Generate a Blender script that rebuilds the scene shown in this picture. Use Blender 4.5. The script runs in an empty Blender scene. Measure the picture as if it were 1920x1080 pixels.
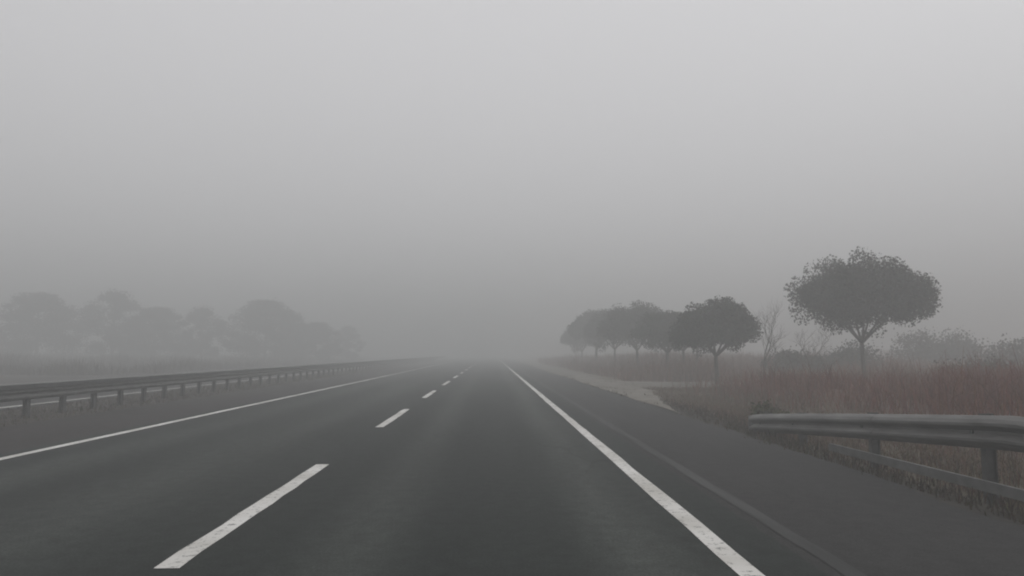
import bpy, math, random
import numpy as np
from mathutils import Vector, Matrix
R = math.radians
random.seed(7)
rng = np.random.default_rng(11)
S = bpy.context.scene
COL = S.collection

# ------------------------------------------------------------------ camera
CAM_H = 1.3
cam_d = bpy.data.cameras.new('camera')
cam_d.sensor_width = 36.0
cam_d.lens = 24.4
cam_d.clip_start = 0.05
cam_d.clip_end = 3000
cam = bpy.data.objects.new('camera', cam_d)
COL.objects.link(cam)
cam.location = (0, 0, CAM_H)
cam.rotation_euler = (R(90 + 5.36), 0, R(-1.67))
S.camera = cam

# ------------------------------------------------------------------ sky, sun, exposure
SUN_EL, SUN_AZ = 48, 70
W = bpy.data.worlds.new('World')
S.world = W
W.use_nodes = True
nt = W.node_tree
nt.nodes.clear()
out = nt.nodes.new('ShaderNodeOutputWorld')
bg = nt.nodes.new('ShaderNodeBackground')
sky = nt.nodes.new('ShaderNodeTexSky')
sky.sky_type = 'NISHITA'
sky.sun_disc = False
sky.sun_elevation = R(SUN_EL)
sky.sun_rotation = R(SUN_AZ)
sky.dust_density = 6.0
hs = nt.nodes.new('ShaderNodeHueSaturation')
hs.inputs['Saturation'].default_value = 0.0
# overcast sky: an even cloud deck, brighter overhead than at the horizon
tc = nt.nodes.new('ShaderNodeTexCoord')
sep = nt.nodes.new('ShaderNodeSeparateXYZ')
mr = nt.nodes.new('ShaderNodeMapRange')
mr.inputs['From Min'].default_value = 0.0
mr.inputs['From Max'].default_value = 1.0
mr.inputs['To Min'].default_value = 1.25
mr.inputs['To Max'].default_value = 1.55
mix = nt.nodes.new('ShaderNodeMix')
mix.data_type = 'RGBA'
mix.inputs['Factor'].default_value = 0.85
mix.inputs[7].default_value = (5.2, 5.15, 5.3, 1)
vm = nt.nodes.new('ShaderNodeVectorMath')
vm.operation = 'SCALE'
L = nt.links.new
L(sky.outputs[0], hs.inputs['Color'])
L(hs.outputs[0], mix.inputs[6])
L(tc.outputs['Generated'], sep.inputs[0])
L(sep.outputs['Z'], mr.inputs['Value'])
L(mix.outputs[2], vm.inputs[0])
L(mr.outputs[0], vm.inputs['Scale'])
L(vm.outputs[0], bg.inputs['Color'])
bg.inputs['Strength'].default_value = 0.112
L(bg.outputs[0], out.inputs['Surface'])

sun_d = bpy.data.lights.new('sun', 'SUN')
sun_d.energy = 0.5
sun_d.angle = R(60)
sun_d.color = (1.0, 0.97, 0.93)
sun = bpy.data.objects.new('sun', sun_d)
COL.objects.link(sun)
sun.location = (20, 10, 60)
az = R(SUN_AZ)
sdir = Vector((math.sin(az) * math.cos(R(SUN_EL)), math.cos(az) * math.cos(R(SUN_EL)), math.sin(R(SUN_EL))))
sun.rotation_euler = sdir.to_track_quat('Z', 'Y').to_euler()

S.view_settings.view_transform = 'Standard'
S.view_settings.look = 'None'
S.view_settings.gamma = 1
S.view_settings.exposure = 0.0
S.cycles.filter_width = 2.0
S.cycles.volume_bounces = 1
S.cycles.max_bounces = 6
S.cycles.diffuse_bounces = 2

# ------------------------------------------------------------------ helpers
def tag(o, label=None, cat=None, group=None, kind=None):
    if label: o['label'] = label
    if cat: o['category'] = cat
    if group: o['group'] = group
    if kind: o['kind'] = kind
    return o

def link_mesh(name, verts, faces, mat, parent=None, smooth=False, cols=None):
    me = bpy.data.meshes.new(name)
    me.from_pydata([tuple(v) for v in verts], [], [tuple(f) for f in faces])
    me.materials.append(mat)
    if smooth:
        me.polygons.foreach_set('use_smooth', [True] * len(me.polygons))
    if cols is not None:
        a = me.color_attributes.new('tint', 'FLOAT_COLOR', 'POINT')
        a.data.foreach_set('color', np.asarray(cols, dtype=np.float32).ravel())
    me.update()
    o = bpy.data.objects.new(name, me)
    COL.objects.link(o)
    if parent: o.parent = parent
    return o

def empty(name, loc, rz=0):
    o = bpy.data.objects.new(name, None)
    o.empty_display_size = 0.3
    COL.objects.link(o)
    o.location = loc
    o.rotation_euler = (0, 0, rz)
    return o

def copy_tree(root, name=None):
    c = root.copy()
    COL.objects.link(c)
    for ch in root.children:
        k = ch.copy()
        COL.objects.link(k)
        k.parent = c
        for g in ch.children:
            d = g.copy()
            COL.objects.link(d)
            d.parent = k
    return c

class MB:
    def __init__(s): s.v = []; s.f = []
    def box(s, c, size):
        x, y, z = c; a, b, d = size[0] / 2, size[1] / 2, size[2] / 2
        n = len(s.v)
        for dz in (-d, d):
            for dx, dy in ((-a, -b), (a, -b), (a, b), (-a, b)):
                s.v.append((x + dx, y + dy, z + dz))
        for q in ((0, 3, 2, 1), (4, 5, 6, 7), (0, 1, 5, 4), (1, 2, 6, 5), (2, 3, 7, 6), (3, 0, 4, 7)):
            s.f.append(tuple(n + k for k in q))
    def tube(s, pts, rad, sides=6):
        pts = [Vector(p) for p in pts]
        n0 = len(s.v)
        for i, p in enumerate(pts):
            t = (pts[min(i + 1, len(pts) - 1)] - pts[max(i - 1, 0)])
            if t.length < 1e-6: t = Vector((0, 0, 1))
            t.normalize()
            u = t.orthogonal().normalized()
            w = t.cross(u)
            for k in range(sides):
                a = 2 * math.pi * k / sides
                s.v.append(tuple(p + (u * math.cos(a) + w * math.sin(a)) * rad[i]))
        for i in range(len(pts) - 1):
            for k in range(sides):
                k2 = (k + 1) % sides
                s.f.append((n0 + i * sides + k, n0 + i * sides + k2, n0 + (i + 1) * sides + k2, n0 + (i + 1) * sides + k))
        s.f.append(tuple(n0 + (len(pts) - 1) * sides + k for k in range(sides)))
        s.f.append(tuple(n0 + k for k in reversed(range(sides))))
    def build(s, name, mat, parent=None, smooth=False):
        return link_mesh(name, s.v, s.f, mat, parent, smooth)

# ------------------------------------------------------------------ materials
def new_mat(name):
    m = bpy.data.materials.new(name)
    m.use_nodes = True
    n = m.node_tree
    b = n.nodes['Principled BSDF']
    return m, n, b

def noise(n, scale, detail=4, rough=0.55, vec=None, stretch=None):
    t = n.nodes.new('ShaderNodeTexNoise')
    t.inputs['Scale'].default_value = scale
    t.inputs['Detail'].default_value = detail
    t.inputs['Roughness'].default_value = rough
    g = n.nodes.new('ShaderNodeTexCoord')
    if stretch:
        mp = n.nodes.new('ShaderNodeMapping')
        mp.inputs['Scale'].default_value = stretch
        n.links.new(g.outputs['Object'], mp.inputs[0])
        n.links.new(mp.outputs[0], t.inputs['Vector'])
    else:
        n.links.new(g.outputs['Object'], t.inputs['Vector'])
    return t.outputs['Fac']

def ramp(n, fac, stops):
    r = n.nodes.new('ShaderNodeValToRGB')
    e = r.color_ramp.elements
    e[0].position, e[0].color = stops[0][0], (*stops[0][1], 1)
    e[1].position, e[1].color = stops[-1][0], (*stops[-1][1], 1)
    for p, c in stops[1:-1]:
        k = e.new(p); k.color = (*c, 1)
    n.links.new(fac, r.inputs[0])
    return r.outputs[0]

def mixc(n, fac, a, b, mode='MIX'):
    m = n.nodes.new('ShaderNodeMix')
    m.data_type = 'RGBA'
    m.blend_type = mode
    for sock, val in ((m.inputs['Factor'], fac), (m.inputs[6], a), (m.inputs[7], b)):
        if isinstance(val, (int, float)): sock.default_value = val
        elif isinstance(val, tuple): sock.default_value = (*val, 1)
        else: n.links.new(val, sock)
    return m.outputs[2]

def bump(n, b, fac, strength, dist=0.01):
    k = n.nodes.new('ShaderNodeBump')
    k.inputs['Strength'].default_value = strength
    k.inputs['Distance'].default_value = dist
    n.links.new(fac, k.inputs['Height'])
    n.links.new(k.outputs[0], b.inputs['Normal'])

def xramp(n, stops):
    """greyscale profile across the road (object X, in metres) mapped over -12..12"""
    g = n.nodes.new('ShaderNodeTexCoord')
    sp = n.nodes.new('ShaderNodeSeparateXYZ')
    n.links.new(g.outputs['Object'], sp.inputs[0])
    # wander the profile a little so that the bands are not ruler straight
    t = noise(n, 0.25, 3, 0.6, stretch=(1, 0.35, 1))
    ad = n.nodes.new('ShaderNodeMath'); ad.operation = 'MULTIPLY_ADD'
    n.links.new(t, ad.inputs[0]); ad.inputs[1].default_value = 0.5
    n.links.new(sp.outputs['X'], ad.inputs[2])
    m = n.nodes.new('ShaderNodeMapRange')
    n.links.new(ad.outputs[0], m.inputs['Value'])
    m.inputs['From Min'].default_value = -11.75
    m.inputs['From Max'].default_value = 12.25
    r = n.nodes.new('ShaderNodeValToRGB')
    e = r.color_ramp.elements
    st = [((x + 12) / 24, v) for x, v in stops]
    e[0].position, e[0].color = st[0][0], (st[0][1],) * 3 + (1,)
    e[1].position, e[1].color = st[-1][0], (st[-1][1],) * 3 + (1,)
    for p, v in st[1:-1]:
        k = e.new(p); k.color = (v, v, v, 1)
    r.color_ramp.interpolation = 'EASE'
    n.links.new(m.outputs[0], r.inputs[0])
    return r.outputs[0]

def asphalt(name, dark, light, bands):
    m, n, b = new_mat(name)
    big = noise(n, 0.22, 5, 0.6, stretch=(1, 0.25, 1))
    grain = noise(n, 55, 3, 0.7)
    c = ramp(n, big, [(0.3, dark), (0.7, light)])
    if bands:
        c = mixc(n, xramp(n, bands), c, (light[0] * 2.6, light[1] * 2.5, light[2] * 2.45))
    g = ramp(n, grain, [(0.3, (0.45,) * 3), (0.7, (1.6,) * 3)])
    c = mixc(n, 1.0, c, g, 'MULTIPLY')
    # fine cracks and old sealed joints
    vo = n.nodes.new('ShaderNodeTexVoronoi'); vo.feature = 'DISTANCE_TO_EDGE'
    vo.inputs['Scale'].default_value = 0.55
    vc = n.nodes.new('ShaderNodeTexCoord'); vp = n.nodes.new('ShaderNodeMapping')
    vp.inputs['Scale'].default_value = (1.0, 0.45, 1)
    n.links.new(vc.outputs['Object'], vp.inputs[0])
    dn = n.nodes.new('ShaderNodeTexNoise'); dn.inputs['Scale'].default_value = 1.6; dn.inputs['Detail'].default_value = 6
    n.links.new(vp.outputs[0], dn.inputs['Vector'])
    va = n.nodes.new('ShaderNodeVectorMath'); va.operation = 'MULTIPLY_ADD'
    n.links.new(dn.outputs['Color'], va.inputs[0]); va.inputs[1].default_value = (0.9, 0.9, 0); n.links.new(vp.outputs[0], va.inputs[2])
    n.links.new(va.outputs[0], vo.inputs['Vector'])
    ck = ramp(n, vo.outputs['Distance'], [(0.0, (0.5,) * 3), (0.012, (1,) * 3)])
    c = mixc(n, ramp(n, noise(n, 0.16, 2), [(0.5, (0,) * 3), (0.62, (1,) * 3)]), c, mixc(n, 1.0, c, ck, 'MULTIPLY'))
    st = ramp(n, noise(n, 1.3, 6, 0.65, stretch=(1, 0.12, 1)), [(0.35, (0.85,) * 3), (0.65, (1.12,) * 3)])
    c = mixc(n, 1.0, c, st, 'MULTIPLY')
    mid = ramp(n, noise(n, 7, 8, 0.75), [(0.3, (0.58,) * 3), (0.7, (1.42,) * 3)])
    c = mixc(n, 1.0, c, mid, 'MULTIPLY')
    n.links.new(c, b.inputs['Base Color'])
    rr = n.nodes.new('ShaderNodeMapRange')
    n.links.new(big, rr.inputs['Value'])
    rr.inputs['To Min'].default_value = 0.62
    rr.inputs['To Max'].default_value = 0.85
    n.links.new(rr.outputs[0], b.inputs['Roughness'])
    b.inputs['Specular IOR Level'].default_value = 0.12
    bump(n, b, grain, 0.35, 0.006)
    return m

M_road = asphalt('asphalt', (0.016, 0.0195, 0.0178), (0.026, 0.0295, 0.0275),
                 [(-11, 0.0), (-5.6, 0.05), (-5.0, 0.45), (-4.3, 0.08), (-3.2, 0.42), (-2.5, 0.05), (-1.45, 0.0),
                  (-0.95, 0.40), (-0.45, 0.0), (0.45, 0.02), (0.98, 0.62), (1.35, 0.2), (1.75, 0.0), (11, 0.0)])
M_shoulder = asphalt('shoulder_asphalt', (0.023, 0.0225, 0.0225), (0.034, 0.0325, 0.032), None)
M_inner = asphalt('dusty_asphalt', (0.023, 0.020, 0.020), (0.034, 0.029, 0.028), None)

def paint(name, col, wear):
    m, n, b = new_mat(name)
    f = noise(n, 16, 6, 0.75)
    big = noise(n, 1.1, 3, 0.6)
    c = ramp(n, f, [(wear - 0.06, (0.10, 0.10, 0.098)), (wear + 0.05, col)])
    c2 = ramp(n, big, [(0.3, (0.66, 0.65, 0.62)), (0.65, (1.0,) * 3)])
    c = mixc(n, 1.0, c, c2, 'MULTIPLY')
    n.links.new(c, b.inputs['Base Color'])
    b.inputs['Roughness'].default_value = 0.6
    return m
M_paint = paint('road_paint', (0.74, 0.73, 0.70), 0.405)


def tinted(name, rough=0.85, scale=9, amp=0.35, bmp=0.0):
    m, n, b = new_mat(name)
    a = n.nodes.new('ShaderNodeVertexColor'); a.layer_name = 'tint'
    f = noise(n, scale, 6, 0.65)
    v = ramp(n, f, [(0.3, (1 - amp,) * 3), (0.7, (1 + amp,) * 3)])
    n.links.new(mixc(n, 1.0, a.outputs[0], v, 'MULTIPLY'), b.inputs['Base Color'])
    b.inputs['Roughness'].default_value = rough
    b.inputs['Specular IOR Level'].default_value = 0.15
    if bmp: bump(n, b, f, bmp, 0.05)
    return m
M_ground = tinted('earth', 0.95, 2.2, 0.4, 0.6)
M_leaf = tinted('leaf', 0.7, 3, 0.2)
M_brush = tinted('dry_stem', 0.85, 4, 0.25)

def plain(name, c1, c2, scale=8, rough=0.6, metal=0.0, stretch=None):
    m, n, b = new_mat(name)
    f = noise(n, scale, 5, 0.6, stretch=stretch)
    n.links.new(ramp(n, f, [(0.32, c1), (0.68, c2)]), b.inputs['Base Color'])
    b.inputs['Roughness'].default_value = rough
    b.inputs['Metallic'].default_value = metal
    return m
M_bark = plain('bark', (0.045, 0.036, 0.03), (0.09, 0.075, 0.062), 14, 0.9, stretch=(1, 1, 0.2))
M_galv = plain('weathered_zinc', (0.085, 0.082, 0.078), (0.19, 0.186, 0.18), 5, 0.55, 0.4, stretch=(1, 0.3, 2))
M_zinc = plain('dull_zinc', (0.085, 0.085, 0.083), (0.15, 0.148, 0.144), 6, 0.7, 0.2)
M_rail_dark = plain('dark_rail', (0.035, 0.035, 0.036), (0.07, 0.07, 0.07), 5, 0.6)
M_post = plain('dark_post', (0.05, 0.05, 0.05), (0.09, 0.088, 0.085), 9, 0.65, 0.2)
M_seam = plain('pale_seam', (0.020, 0.0205, 0.020), (0.047, 0.048, 0.047), 1.2, 0.9, stretch=(6, 0.5, 1))
M_gravel = plain('pale_gravel', (0.095, 0.082, 0.067), (0.215, 0.195, 0.165), 1.6, 0.95)

# ------------------------------------------------------------------ ground
def smooth(a, b, x):
    t = np.clip((x - a) / (b - a), 0, 1)
    return t * t * (3 - 2 * t)

def wob(x, y):
    return (np.sin(x * 0.83 + 1.7 * np.sin(y * 0.31)) * np.cos(y * 0.57 + 0.6 * np.sin(x * 0.4)) * 0.6
            + np.sin(x * 2.1 + y * 1.3) * 0.25 + np.sin(x * 3.3 - y * 2.7 + 1.1) * 0.15)

def bank(x, y):
    """the raised rough ground right of the rail"""
    return smooth(6.0, 8.6, x) * smooth(5.0, 9.0, y) * (1 - smooth(20.5, 25.0, y)) * (1 - 0.6 * smooth(15, 40, x))

def terrain(x, y):
    x = np.asarray(x, float); y = np.asarray(y, float)
    z = np.full(np.broadcast(x, y).shape, -0.02)
    right = smooth(4.6, 6.5, x)
    nearpath = smooth(24.0, 25.2, y) * (1 - smooth(31.5, 33.0, y)) + (1 - smooth(5.6, 6.4, x)) * smooth(24, 25, y)
    nearpath = nearpath + smooth(14, 16, y) * (1 - smooth(5.9, 6.6, x))
    rough = right * (1 - np.clip(nearpath, 0, 1))
    z = z + rough * 0.05 * wob(x, y)
    z = z + 0.42 * bank(x, y) * (1 + 0.25 * wob(x * 0.7, y * 0.7))
    z = z - 0.10 * smooth(4.05, 4.5, x) * (1 - smooth(4.9, 5.8, x)) * (1 - smooth(11, 15, y))
    z = z + 0.5 * smooth(33, 45, y) * smooth(6.6, 13, x) * (1 + 0.5 * wob(x * 0.25, y * 0.2))
    z = z + rough * 2.0 * smooth(20, 90, x)
    left = smooth(21.5, 26, -x)
    z = z + left * (0.06 * wob(x, y) + 0.7 * smooth(24, 60, -x))
    return z

xs = np.unique(np.concatenate([np.linspace(-600, -60, 16), np.linspace(-60, -20, 24), np.linspace(-20, -7, 20), np.linspace(-7, 4, 6),
                               np.linspace(4, 16, 60), np.linspace(16, 60, 40), np.linspace(60, 600, 16)]))
ys = np.unique(np.concatenate([np.linspace(-80, 0, 9), np.linspace(0, 40, 90), np.linspace(40, 110, 50), np.linspace(110, 600, 16)]))
X, Y = np.meshgrid(xs, ys)
Z = terrain(X, Y)
def ground_cols(x, y):
    x = x[..., None]; y = y[..., None]
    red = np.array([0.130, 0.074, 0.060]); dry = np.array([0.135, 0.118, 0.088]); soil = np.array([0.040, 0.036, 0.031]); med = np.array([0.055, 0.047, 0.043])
    k = np.clip(0.5 + 0.5 * wob(x * 0.6 + 3, y * 0.4), 0, 1)
    c = dry * (0.8 + 0.4 * k) * np.ones_like(x)
    b = np.clip(smooth(6.0, 8.0, x) + 0.3 * (k - 0.5), 0, 1)
    c = c * (1 - b) + red * (0.85 + 0.3 * k) * b
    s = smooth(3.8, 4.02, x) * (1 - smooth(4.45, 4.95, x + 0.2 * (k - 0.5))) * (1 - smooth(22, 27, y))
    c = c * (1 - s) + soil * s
    m = smooth(4.5, 6, -x)
    c = c * (1 - m) + med * (0.8 + 0.4 * k) * m
    return np.concatenate([c, np.ones_like(x)], -1)
nx, ny = len(xs), len(ys)
verts = np.stack([X, Y, Z], -1).reshape(-1, 3)
faces = [(j * nx + i, j * nx + i + 1, (j + 1) * nx + i + 1, (j + 1) * nx + i) for j in range(ny - 1) for i in range(nx - 1)]
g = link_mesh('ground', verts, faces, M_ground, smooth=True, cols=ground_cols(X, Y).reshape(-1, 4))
tag(g, kind='structure')

def sheet(name, pts, z, mat, label=None):
    """flat ribbon from a list of (xl, xr, y) stations"""
    v, f = [], []
    for xl, xr, y in pts:
        v += [(xl, y, z), (xr, y, z)]
    for i in range(len(pts) - 1):
        f.append((2 * i, 2 * i + 1, 2 * i + 3, 2 * i + 2))
    o = link_mesh(name, v, f, mat)
    tag(o, kind='structure')
    return o

YR0, YR1 = -60, 590
def wavy(xl, xr, al, ar, step=1.5, seed=0):
    r = random.Random(seed)
    pts, y, a, b = [], YR0, 0, 0
    while y < 140:
        a = a * 0.7 + r.uniform(-1, 1) * al; b = b * 0.7 + r.uniform(-1, 1) * ar
        pts.append((xl + a, xr + b, y)); y += step
    pts.append((xl, xr, YR1))
    return pts
# carriageway, hard shoulder and inner shoulder are separate surfaces butted together
sheet('road', [(-6.35, 1.98, YR0), (-6.35, 1.98, YR1)], 0.0, M_road)
sheet('road_shoulder', wavy(1.98, 4.0, 0, 0.07, 0.35, 3), 0.0, M_shoulder)
sheet('inner_shoulder', wavy(-8.6, -6.35, 0.06, 0, 1.5, 4), 0.0, M_inner)
sheet('opposite_road', [(-20.6, -11.2, YR0), (-20.6, -11.2, YR1)], 0.0, M_shoulder)

# painted lines
def line(name, xc, w, runs, z=0.004, mat=M_paint):
    v, f = [], []
    r = random.Random(int(abs(xc) * 1000))
    for y0, y1 in runs:
        n = max(2, min(160, int((min(y1, 120) - y0) / 0.35)))
        n0 = len(v)
        yy = [y0 + (min(y1, 120) - y0) * k / n for k in range(n + 1)]
        if y1 > 120: yy.append(y1)
        for y in yy:
            v += [(xc - w / 2 + r.uniform(-.009, .009), y, z), (xc + w / 2 + r.uniform(-.009, .009), y, z)]
        for i in range(len(yy) - 1):
            k = n0 + 2 * i
            f.append((k, k + 1, k + 3, k + 2))
    o = link_mesh(name, v, f, mat)
    tag(o, kind='structure')
    return o
line('road_edge_line', 1.53, 0.15, [(-10, YR1)])
line('road_edge_line', -6.04, 0.15, [(-10, YR1)])
DASH = [(4.4 + 8.05 * k - 8.05 * 2, 8.35 + 8.05 * k - 8.05 * 2) for k in range(40)]
line('lane_marking', -1.97, 0.15, DASH)
line('road_edge_line', -11.7, 0.15, [(-10, YR1)])
line('road_edge_line', -20.1, 0.15, [(-10, YR1)])
line('pavement_seam', 2.14, 0.13, [(-10, 70)], mat=M_seam)

# gravel verge that widens into a side track turning off to the right
v, f = [], []
prof = []
for k in range(150):
    y = 15.0 + 0.75 * k
    w = 1.5 * min(1, max(0, (y - 15.0) / 9.0)) ** 1.2
    prof.append((4.06 + 0.05 * math.sin(k * .8), 4.08 + w + (0.10 * math.sin(k * 1.1) + 0.08 * math.sin(k * 2.7)) * min(1, w), y))
sheet('gravel_verge', prof, 0.004, M_gravel)
v, f = [], []
for k in range(40):
    x = 5.3 + 0.55 * k
    curve = 0.9 * max(0, 1 - k / 9) ** 2
    v += [(x, 26.0 - curve * 0.4 + 0.10 * math.sin(k * 1.3), 0.008), (x, 30.9 + curve * 2.5 + 0.12 * math.sin(k * 0.9 + 1), 0.008)]
for k in range(39):
    f.append((2 * k, 2 * k + 2, 2 * k + 3, 2 * k + 1))
tag(link_mesh('path', v, f, M_gravel), kind='structure')

# ------------------------------------------------------------------ guardrails
def wbeam(path, mat, name, parent, side=1):
    """corrugated W-beam swept along path points (x, y, z of its centre line)"""
    prof = [(0.0, -0.155), (0.012, -0.150), (0.055, -0.120), (0.080, -0.085), (0.080, -0.060), (0.045, -0.030), (0.020, -0.012), (0.020, 0.012),
            (0.045, 0.030), (0.080, 0.060), (0.080, 0.085), (0.055, 0.120), (0.012, 0.150), (0.0, 0.155)]
    th = 0.012
    loop = [(a * side, b) for a, b in prof] + [((a - th) * side, b) for a, b in reversed(prof)]
    n = len(loop)
    v, f = [], []
    for p in path:
        sc = p[3] if len(p) > 3 else 1
        for a, b in loop:
            v.append((p[0] + a, p[1], p[2] + b * sc))
    for i in range(len(path) - 1):
        for k in range(n):
            k2 = (k + 1) % n
            f.append((i * n + k, i * n + k2, (i + 1) * n + k2, (i + 1) * n + k))
    f.append(tuple(range(n))); f.append(tuple((len(path) - 1) * n + k for k in reversed(range(n))))
    return link_mesh(name, v, f, mat, parent)

GX = -9.45
med = empty('guardrail', (GX, 40, 0))
tag(med, 'long median guardrail with dark top rail and many posts, left of the road', 'guardrail')
wbeam([(0.07, y - 40, 0.485, 0.8) for y in np.arange(4, 141, 4.0)], M_zinc, 'beam', med, 1)
mb = MB(); mb.box((0.04, 32.5, 0.637), (0.27, 137, 0.086)); 
mb.v = [(a, b, c) for a, b, c in mb.v]
mb.build('top_rail', M_rail_dark, med)
post_me = None
for k in range(96):
    y = 5.0 + 1.2 * k
    if post_me is None:
        mb = MB()
        mb.box((-0.03, 0, 0.27), (0.10, 0.015, 0.64))
        mb.box((-0.0725, 0, 0.27), (0.014, 0.10, 0.636)); mb.box((0.0125, 0, 0.27), (0.014, 0.10, 0.636))
        p = mb.build('post', M_post, med); post_me = p.data
    else:
        p = bpy.data.objects.new('post', post_me); COL.objects.link(p); p.parent = med
    p.location = (0, y - 40, 0)

# roadside rail on the right: the sloping end section climbs towards the viewer
RX = 4.62
rg = empty('guardrail', (RX, 8, 0))
tag(rg, 'short galvanised guardrail end sloping down into the grass, right of the shoulder', 'guardrail')
def rail_z(y):
    t = min(1, max(0, (12.3 - y) / 6.3))
    return 0.06 + 0.54 * t ** 0.9
stops = [12.3, 10.6, 8.6, 6.6, 4.6, 2.6, 0.6, -3.4, -7.4, -11.4]
for k in range(len(stops) - 1):      # overlapping sections, each lapped 30 cm over the next
    a, b = stops[k], stops[k + 1] - 0.3
    wbeam([(-0.005 * (k % 2), y - 8, rail_z(y)) for y in np.linspace(a, b, 6)], M_galv, 'beam', rg, -1)
for y in (11.9, 10.6, 8.6, 6.6, 4.6, 2.6):
    top = rail_z(y) + 0.17
    mb = MB()
    mb.box((0.12, 0, (top - 0.3) / 2), (0.09, 0.012, top + 0.3))
    mb.box((0.169, 0, (top - 0.3) / 2), (0.008, 0.07, top + 0.296)); mb.box((0.071, 0, (top - 0.3) / 2), (0.008, 0.07, top + 0.296))
    p = mb.build('post', M_post, rg); p.location = (0, y - 8, 0)
    mb = MB(); mb.box((0.032, 0, 0), (0.064, 0.10, 0.22))
    q = mb.build('spacer_block', M_post, rg); q.location = (0, y - 8, rail_z(y))
    mb = MB()
    for dz in (-0.0, ):
        mb.tube([(-0.018, 0, dz), (-0.045, 0, dz)], [0.022, 0.016], 8)
    q = mb.build('bolt', M_post, rg); q.location = (0, y - 8, rail_z(y))
mb = MB(); mb.box((0.045, -9.7, -0.0), (0.035, 22.6, 0.10))
rr_ = mb.build('rub_rail', M_zinc, rg)
for v_ in rr_.data.vertices:
    v_.co.z += (rail_z(9.6) if v_.co.y > 0 else rail_z(3)) - 0.30
# rounded shoe closing the low end
mb = MB(); mb.tube([(0.04, 4.29, -0.25), (0.0, 4.32, 0.05), (-0.01, 4.33, 0.20)], [0.085, 0.085, 0.06], 12)
mb.build('end_cap', M_zinc, rg, True)

# ------------------------------------------------------------------ trees
def leaf_mesh(name, pts, size, base, parent, mat=M_leaf, jit=0.35):
    n = len(pts)
    pts = np.asarray(pts)
    a = rng.normal(size=(n, 3)); a /= np.linalg.norm(a, axis=1)[:, None]
    b = rng.normal(size=(n, 3)); b -= (b * a).sum(1)[:, None] * a; b /= np.linalg.norm(b, axis=1)[:, None]
    l = (size * rng.uniform(0.6, 1.3, n))[:, None]
    w = l * 0.32
    V = np.stack([pts - a * l / 2, pts + b * w, pts + a * l / 2, pts - b * w], 1).reshape(-1, 3)
    F = np.arange(4 * n).reshape(-1, 4)
    base = np.asarray(base)
    t = rng.uniform(1 - jit, 1 + jit, (n, 1)) * base * (1 + 0.15 * rng.normal(size=(n, 3)))
    C = np.concatenate([np.clip(t, 0.005, 1), np.ones((n, 1))], 1).repeat(4, 0)
    return link_mesh(name, V.tolist(), F.tolist(), mat, parent, cols=C)

def umbrella_points(rx, zb, zt, n, lumps, droop):
    """leaf positions: clumps over a dome with a flattish, ragged underside"""
    out = []
    H = zt - zb
    for k in range(lumps):
        th = rng.uniform(0, 2 * math.pi)
        r = math.sqrt(rng.uniform(0, 1))
        top = math.sqrt(max(0, 1 - r ** 3.0))
        u = rng.uniform(0, 1) ** 0.6
        zlow = 0.10 + droop * rng.uniform(-1, 1) + 0.28 * r ** 2
        z = zb + H * (zlow + (max(top * 0.84, zlow + 0.05) - zlow) * u)
        c = np.array([math.cos(th) * r * rx * 0.86, math.sin(th) * r * rx * 0.86, z])
        rad = np.array([rx * 0.2, rx * 0.2, H * 0.14]) * rng.uniform(0.75, 1.15)
        m = n // lumps
        q = rng.normal(size=(m, 3)); q /= np.linalg.norm(q, axis=1)[:, None]
        q *= rng.uniform(0.2, 1, (m, 1)) ** 0.5
        out.append(c + q * rad)
    return np.concatenate(out)

def umbrella_tree(rx, trunk_h, top, n, lumps, droop, col):
    root = empty('tree', (0, 0, 0))
    mb = MB()
    lean = random.uniform(-0.06, 0.06)
    fork = trunk_h
    mb.tube([(0, 0, -0.15), (lean * 0.3, 0, fork * 0.35), (lean * .7, 0.02, fork * 0.7), (lean, 0, fork)], [0.115, 0.085, 0.072, 0.07], 8)
    for k in range(7):
        a = 2 * math.pi * k / 7 + random.uniform(-.3, .3)
        rr = rx * random.uniform(0.45, 0.75)
        zz = fork + (top - fork) * random.uniform(0.4, 0.65)
        mb.tube([(lean, 0, fork - 0.05), (lean + math.cos(a) * rr * .45, math.sin(a) * rr * .45, fork + (zz - fork) * .45),
                 (lean + math.cos(a) * rr, math.sin(a) * rr, zz)], [0.05, 0.034, 0.012], 6)
    mb.build('trunk', M_bark, root, True)
    leaf_mesh('crown', umbrella_points(rx, trunk_h - 0.05, top, n, lumps, droop), 0.105, col, root)
    return root

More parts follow.
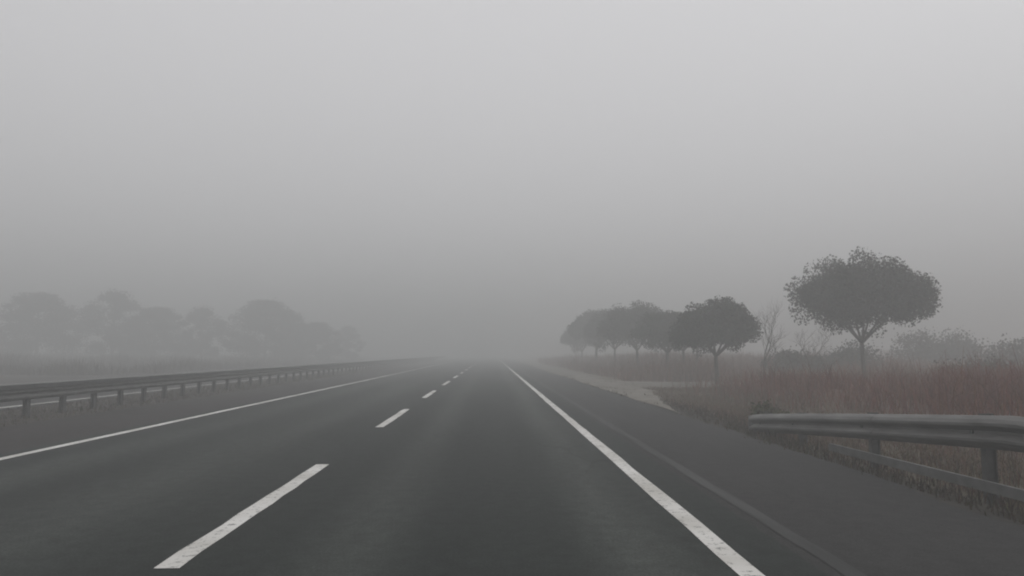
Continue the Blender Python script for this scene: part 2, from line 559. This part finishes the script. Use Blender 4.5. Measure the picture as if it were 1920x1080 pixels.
GREEN = (0.030, 0.034, 0.026)
protoA = umbrella_tree(1.8, 1.22, 3.85, 36000, 200, 0.10, GREEN)
protoB = umbrella_tree(2.0, 1.3, 3.75, 26000, 150, 0.12, (0.034, 0.036, 0.028))
protoC = umbrella_tree(2.6, 1.30, 4.75, 34000, 190, 0.13, (0.033, 0.034, 0.029))
protoD = umbrella_tree(2.75, 1.75, 5.6, 46000, 150, 0.14, (0.032, 0.034, 0.028))
used = {}
TG = 'row of round crowned trees right of the road'
row = [  # proto, x, y, scale, rz, label
    (protoA, 9.45, 29.0, 1.0, 0.4, 'darkest dense round tree of the row, standing where the pale side track ends'),
    (protoB, 9.35, 37.0, 1.02, 1.2, 'smaller round tree just behind the darkest tree of the row'),
    (protoC, 9.45, 45.0, 1.04, 2.9, 'tall hazy dome crowned tree, third away from the darkest tree in the row'),
    (protoB, 11.2, 40.5, 1.0, 4.0, 'thin trunked round tree standing between the two darkest crowns of the row'),
    (protoB, 12.3, 41.5, 0.97, 5.1, 'round tree set back behind the darkest crown, thin trunk showing to its left'),
    (protoC, 9.6, 54.0, 0.97, 0.7, 'pale hazy round tree in the row beyond the tall dome'),
    (protoA, 9.5, 63.0, 1.4, 2.2, 'very faint tree of the row fading into the fog'),
    (protoC, 9.6, 74.0, 1.0, 5.5, 'last barely visible tree of the row before the fog closes'),
    (protoD, 14.3, 26.4, 1.0, 1.9, 'largest spreading tree with forked limbs, standing behind the reddish bank'),
]
for i, (p, x, y, s, rz, lab) in enumerate(row):
    o = copy_tree(p) if p.name in used else p
    used[p.name] = 1
    o.location = (x, y, float(terrain(x, y)))
    o.rotation_euler = (random.uniform(-.04, .04), random.uniform(-.04, .04), rz)
    o.scale = (s * random.uniform(.96, 1.08), s * random.uniform(.96, 1.08), s * (random.uniform(.94, 1.07) if i not in (0, 8) else 1))
    tag(o, lab, 'tree', TG)

# bare twiggy trees on the rough ground
def bare_tree(h, seed, spread=0.5, thick=0.05):
    r = random.Random(seed)
    root = empty('bare_tree', (0, 0, 0))
    tr, tw = MB(), MB()
    def grow(p, d, l, rad, depth):
        q = p + d * l * 0.5 + Vector((r.uniform(-.05, .05), r.uniform(-.05, .05), 0)) * l
        e = q + (d + Vector((r.uniform(-.2, .2), r.uniform(-.2, .2), 0.05))).normalized() * l * 0.5
        (tr if depth < 2 else tw).tube([p, q, e], [rad, rad * 0.8, rad * 0.62], 5 if depth < 2 else 3)
        if depth >= 6: return
        for k in range(3 if depth < 4 else 2):
            nd = (d + Vector((r.uniform(-1, 1), r.uniform(-1, 1), r.uniform(-0.2, 0.6))) * spread * 1.5).normalized()
            grow(e if k else q, nd, l * r.uniform(0.6, 0.85), rad * 0.58, depth + 1)
    grow(Vector((0, 0, -0.1)), Vector((0, 0, 1)), h * 0.33, thick, 0)
    tr.build('trunk', M_bark, root)
    tw.build('twigs', M_bark, root)
    return root
bt = bare_tree(3.3, 5, 0.55)
bt.location = (11.1, 28.2, float(terrain(11.1, 28.2)))
tag(bt, 'bare twiggy tree just right of the darkest round tree', 'tree', 'bare small trees')
bt2 = bare_tree(2.9, 9, 0.6)
bt2.location = (14.6, 31.5, float(terrain(14.6, 31.5))); bt2.rotation_euler.z = 1.0
tag(bt2, 'low bare tree with spreading twigs in the fog behind the bank', 'tree', 'bare small trees')

# bushes
def bush(name, rx, h, n, col, label, loc, size=0.08, group=None):
    root = empty(name, (0, 0, 0))
    mb = MB()
    for k in range(9):
        a = k * 0.7; q = rx * random.uniform(0.3, 0.7)
        mb.tube([(0, 0, -0.05), (math.cos(a) * q * .5, math.sin(a) * q * .5, h * .4), (math.cos(a) * q, math.sin(a) * q, h * .75)], [0.015, 0.01, 0.004], 4)
    mb.build('stems', M_bark, root)
    out = []
    for k in range(26):
        th = rng.uniform(0, 6.28); r = math.sqrt(rng.uniform(0, 1)) * 0.8
        z = h * (0.12 + 0.75 * rng.uniform(0, 1) * math.sqrt(max(0.05, 1 - r * r)))
        q = rng.normal(size=(n // 26, 3)) * np.array([rx * .17, rx * .17, h * .11])
        out.append(np.array([math.cos(th) * r * rx, math.sin(th) * r * rx, z]) + q)
    pp = np.concatenate(out); pp[:, 2] = np.abs(pp[:, 2])
    leaf_mesh('foliage', pp, size, col, root)
    root.location = loc
    tag(root, label, 'bush', group)
    return root
def on(x, y): return (x, y, float(terrain(x, y)))
bush('bush', 0.34, 0.42, 1800, (0.075, 0.07, 0.03), 'small olive green bush above the sloping guardrail end', on(5.35, 13.4), 0.06)
BG = 'hazy bushes behind the bank'
bush('bush', 1.7, 1.5, 5000, (0.05, 0.045, 0.036), 'wide hazy bush behind the bank, right of the bare tree', on(15.2, 34.5), 0.13, BG)
bush('bush', 1.9, 1.9, 5000, (0.045, 0.045, 0.036), 'tallest hazy bush behind the bank', on(18.6, 35.5), 0.13, BG)
bush('bush', 1.5, 1.2, 4000, (0.06, 0.045, 0.038), 'low brownish bush right of the nearest round tree', on(17.3, 24.0), 0.11, BG)

bush('bush', 2.6, 2.3, 7000, (0.05, 0.042, 0.036), 'faint wide bush far back at the right, dissolving in fog', on(28.5, 44), 0.16, BG)
bush('bush', 3.0, 2.0, 7000, (0.055, 0.045, 0.038), 'low spreading bush at the right edge, behind the largest spreading tree', on(27.5, 34.5), 0.15, BG)
# trees beyond the opposite carriageway
def tall_tree(h, rx, n, lumps, col, name='tall_tree'):
    root = empty(name, (0, 0, 0))
    mb = MB()
    mb.tube([(0, 0, -0.2), (0.05, 0, h * .3), (0, 0.05, h * .65), (0.03, 0, h * .95)], [0.16, 0.12, 0.07, 0.02], 7)
    for k in range(16):
        z = h * random.uniform(0.15, 0.8); a = random.uniform(0, 6.28); q = rx * 0.8 * (1 - z / h * .7)
        mb.tube([(0, 0, z), (math.cos(a) * q * .5, math.sin(a) * q * .5, z + .25 * q), (math.cos(a) * q, math.sin(a) * q, z + .7 * q)], [0.045, 0.03, 0.01], 5)
    mb.build('trunk', M_bark, root)
    # overlapping clumps of very different size make an uneven, loose outline
    out = []
    for k in range(lumps):
        t = rng.uniform(0, 1)
        env = rx * math.sqrt(max(0.1, 1 - (1.75 * t - 0.72) ** 2 * 0.93))
        th = rng.uniform(0, 6.28); r = math.sqrt(rng.uniform(0, 1)) * env * 0.85
        sz = rng.uniform(0.08, 0.19)
        m = n // lumps
        q = rng.normal(size=(m, 3)); q /= np.linalg.norm(q, axis=1)[:, None]
        q = q * rng.uniform(0, 1, (m, 1)) ** 0.6 * np.array([rx * sz * 1.7, rx * sz * 1.7, h * sz * 0.6])
        out.append(np.array([math.cos(th) * r, math.sin(th) * r, h * (0.08 + 0.80 * t)]) + q)
    pp = np.concatenate(out); pp[:, 2] = np.abs(pp[:, 2])
    leaf_mesh('crown', pp, 0.16, col, root)
    return root
tA = tall_tree(6.2, 2.9, 18000, 90, (0.062, 0.052, 0.050))
tB = tall_tree(6.0, 4.1, 26000, 120, (0.060, 0.052, 0.048))
LG = 'foggy trees beyond the opposite road'
lrow = [(tB, -29.0, 90, 1.42, 0, 'broad foggy tree left of the vanishing road, beyond the median rail'),
        (tA, -26.5, 92, 1.12, 1, 'narrow foggy tree merging with the right flank of the broad one'),
        (tA, -36.2, 88, 1.15, 2, 'narrow foggy tree standing apart with a gap of sky beside it'),
        (tB, -23.5, 94, 0.95, 3, 'low faint tree where the foggy row slopes down towards the road'),
        (tA, -23.0, 112, 0.95, 0.5, 'barely visible foggy tree fading out farthest along the opposite road'),
        (tB, -41.0, 86, 1.15, 4, 'low broad foggy tree between the gap of sky and the far left group'),
        (tA, -45.0, 84, 1.4, 5, 'tallest foggy tree, in the group at the far left'),
        (tB, -52.5, 82, 1.35, 2.5, 'broad foggy tree at the far left end of the row')]
for p, x, y, s, rz, lab in lrow:
    o = copy_tree(p) if p.name in used else p
    used[p.name] = 1
    x *= 1.14; y *= 1.14; s *= 1.13
    o.location = (x, y, float(terrain(x, y))); o.scale = (s, s, s); o.rotation_euler = (0, 0, rz)
    tag(o, lab, 'tree', LG)

# ------------------------------------------------------------------ brush and grass (uncountable)
def stems(name, P, h, w, cols, mat=M_brush, bend=0.35):
    """thin bent blades, two quads each, leaning at random"""
    n = len(P)
    h = np.asarray(h).reshape(-1, 1) * np.ones((n, 1))
    az = rng.uniform(0, 2 * math.pi, n)
    d = np.stack([np.cos(az), np.sin(az), np.zeros(n)], 1)
    sd = np.stack([-np.sin(az), np.cos(az), np.zeros(n)], 1)
    az2 = rng.uniform(0, 2 * math.pi, n)
    sd = np.stack([np.cos(az2), np.sin(az2), np.zeros(n)], 1)
    w = np.asarray(w).reshape(-1, 1) * np.ones((n, 1))
    k = rng.uniform(0.05, bend, (n, 1))
    up = np.array([0, 0, 1.0])
    p1 = P + up * h * 0.55 + d * h * k * 0.35
    p2 = P + up * h * (1 - k * 0.4) + d * h * k
    V = np.stack([P - sd * w, P + sd * w, p1 + sd * w * .8, p1 - sd * w * .8, p2 + sd * w * .25, p2 - sd * w * .25], 1).reshape(-1, 3)
    b = np.arange(n)[:, None] * 6
    F = np.concatenate([b + np.array([0, 1, 2, 3]), b + np.array([3, 2, 4, 5])], 0)
    C = np.concatenate([np.clip(cols, 0.01, 1), np.ones((n, 1))], 1).repeat(6, 0)
    o = link_mesh(name, V.tolist(), F.tolist(), mat, cols=C)
    return o

def scatter(n, x0, x1, y0, y1, keep=None):
    x = rng.uniform(x0, x1, n * 3); y = y0 + (y1 - y0) * rng.uniform(0, 1, n * 3) ** 1.4
    if keep is not None:
        m = keep(x, y) > rng.uniform(0, 1, n * 3)
        x, y = x[m], y[m]
    x, y = x[:n], y[:n]
    return np.stack([x, y, terrain(x, y) - 0.02], 1)

def shade(n, base, j=0.3):
    return np.asarray(base) * rng.uniform(1 - j, 1 + j, (n, 1)) * (1 + 0.1 * rng.normal(size=(n, 3)))

P = scatter(42000, 5.8, 24, 6.5, 25, lambda x, y: np.clip(bank(x, y) * (0.7 + 0.5 * wob(x * 1.1, y * 0.9)) + 0.1 * smooth(5.8, 7, x), 0, 1))
hh = 0.50 * (0.45 + 0.75 * rng.uniform(0, 1, len(P))) * (1 + 0.65 * wob(P[:, 0] * 1.1, P[:, 1] * 0.9)) * (1 + 0.9 * (rng.uniform(0, 1, len(P)) > 0.965))
tag(stems('undergrowth', P, np.clip(hh, 0.12, 1.2), 0.007, shade(len(P), (0.170, 0.078, 0.058)), bend=0.75),
    'reddish brown dead undergrowth covering the bank behind the guardrail', 'undergrowth', kind='stuff')
P = scatter(45000, 6.2, 26, 32.0, 95, lambda x, y: np.clip(0.6 + 0.5 * wob(x * 0.7, y * 0.6), 0.1, 1))
tag(stems('undergrowth', P, 0.62 * rng.uniform(0.3, 1.6, len(P)) * (1 + 0.65 * wob(P[:, 0] * 0.8, P[:, 1] * 0.5)), 0.014, shade(len(P), (0.165, 0.080, 0.055)), bend=0.8),
    'hazy brown scrub under the row of round trees beyond the side track', 'undergrowth', kind='stuff')
P = scatter(46000, 3.97, 7.6, 1.5, 26, lambda x, y: np.clip(0.75 + 0.6 * wob(x * 2, y * 0.8) - 0.25 * smooth(6.5, 7.6, x), 0.03, 1) * (0.25 + 0.75 * smooth(4.2, 4.8, x)) * smooth(-0.15, 0.25, x - 4.1 - 1.5 * np.clip((y - 15) / 9, 0, 1) ** 1.2))
gh = 0.11 * rng.uniform(0.4, 1.7, len(P)) * (1 + 0.5 * wob(P[:, 0] * 2, P[:, 1]))
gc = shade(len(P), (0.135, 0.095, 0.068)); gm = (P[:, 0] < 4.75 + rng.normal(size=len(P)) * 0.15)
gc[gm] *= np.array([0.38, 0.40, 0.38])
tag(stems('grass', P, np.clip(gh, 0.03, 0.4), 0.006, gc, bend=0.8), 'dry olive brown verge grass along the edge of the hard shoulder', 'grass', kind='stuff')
P = scatter(5000, 3.9, 6.0, 3, 40, lambda x, y: np.clip(0.9 * wob(x * 3.1 + 2, y * 1.7) - 0.15 + 0.25 * (x < 4.25), 0, 1))
tag(stems('grass', P, 0.09 * rng.uniform(0.3, 1.6, len(P)), 0.007, shade(len(P), (0.085, 0.070, 0.045)), bend=0.9),
    'sparse weeds creeping over the gravel and the asphalt edge', 'grass', kind='stuff')
P = scatter(40000, -70, -22, 42, 125, lambda x, y: np.clip(0.5 + 0.5 * wob(x * .5, y * .5), 0.1, 1))
tag(stems('undergrowth', P, 0.65 * rng.uniform(0.3, 1.5, len(P)) * (1 + 0.7 * wob(P[:, 0] * 0.4, P[:, 1] * 0.3)), 0.02, shade(len(P), (0.085, 0.068, 0.06)), bend=0.8),
    'foggy brown scrub beyond the opposite road', 'undergrowth', kind='stuff')
P = scatter(9000, -11.1, -8.7, 10, 60)
tag(stems('grass', P, 0.10 * rng.uniform(0.4, 1.6, len(P)), 0.008, shade(len(P), (0.095, 0.085, 0.066)), bend=0.8),
    'sparse dry grass under the median guardrail', 'grass', kind='stuff')

# ------------------------------------------------------------------ fog
m = bpy.data.materials.new('fog')
m.use_nodes = True
n = m.node_tree
n.nodes.clear()
o_ = n.nodes.new('ShaderNodeOutputMaterial')
pv = n.nodes.new('ShaderNodeVolumePrincipled')
pv.inputs['Color'].default_value = (0.79, 0.803, 0.796, 1)
pv.inputs['Density'].default_value = 0.0205
pv.inputs['Anisotropy'].default_value = 0.1
n.links.new(pv.outputs[0], o_.inputs['Volume'])
mb = MB(); mb.box((0, 270, 6.25), (1300, 740, 15.5))
hz = mb.build('haze', m)
tag(hz, 'grey fog filling the air over the road', 'fog', kind='stuff')
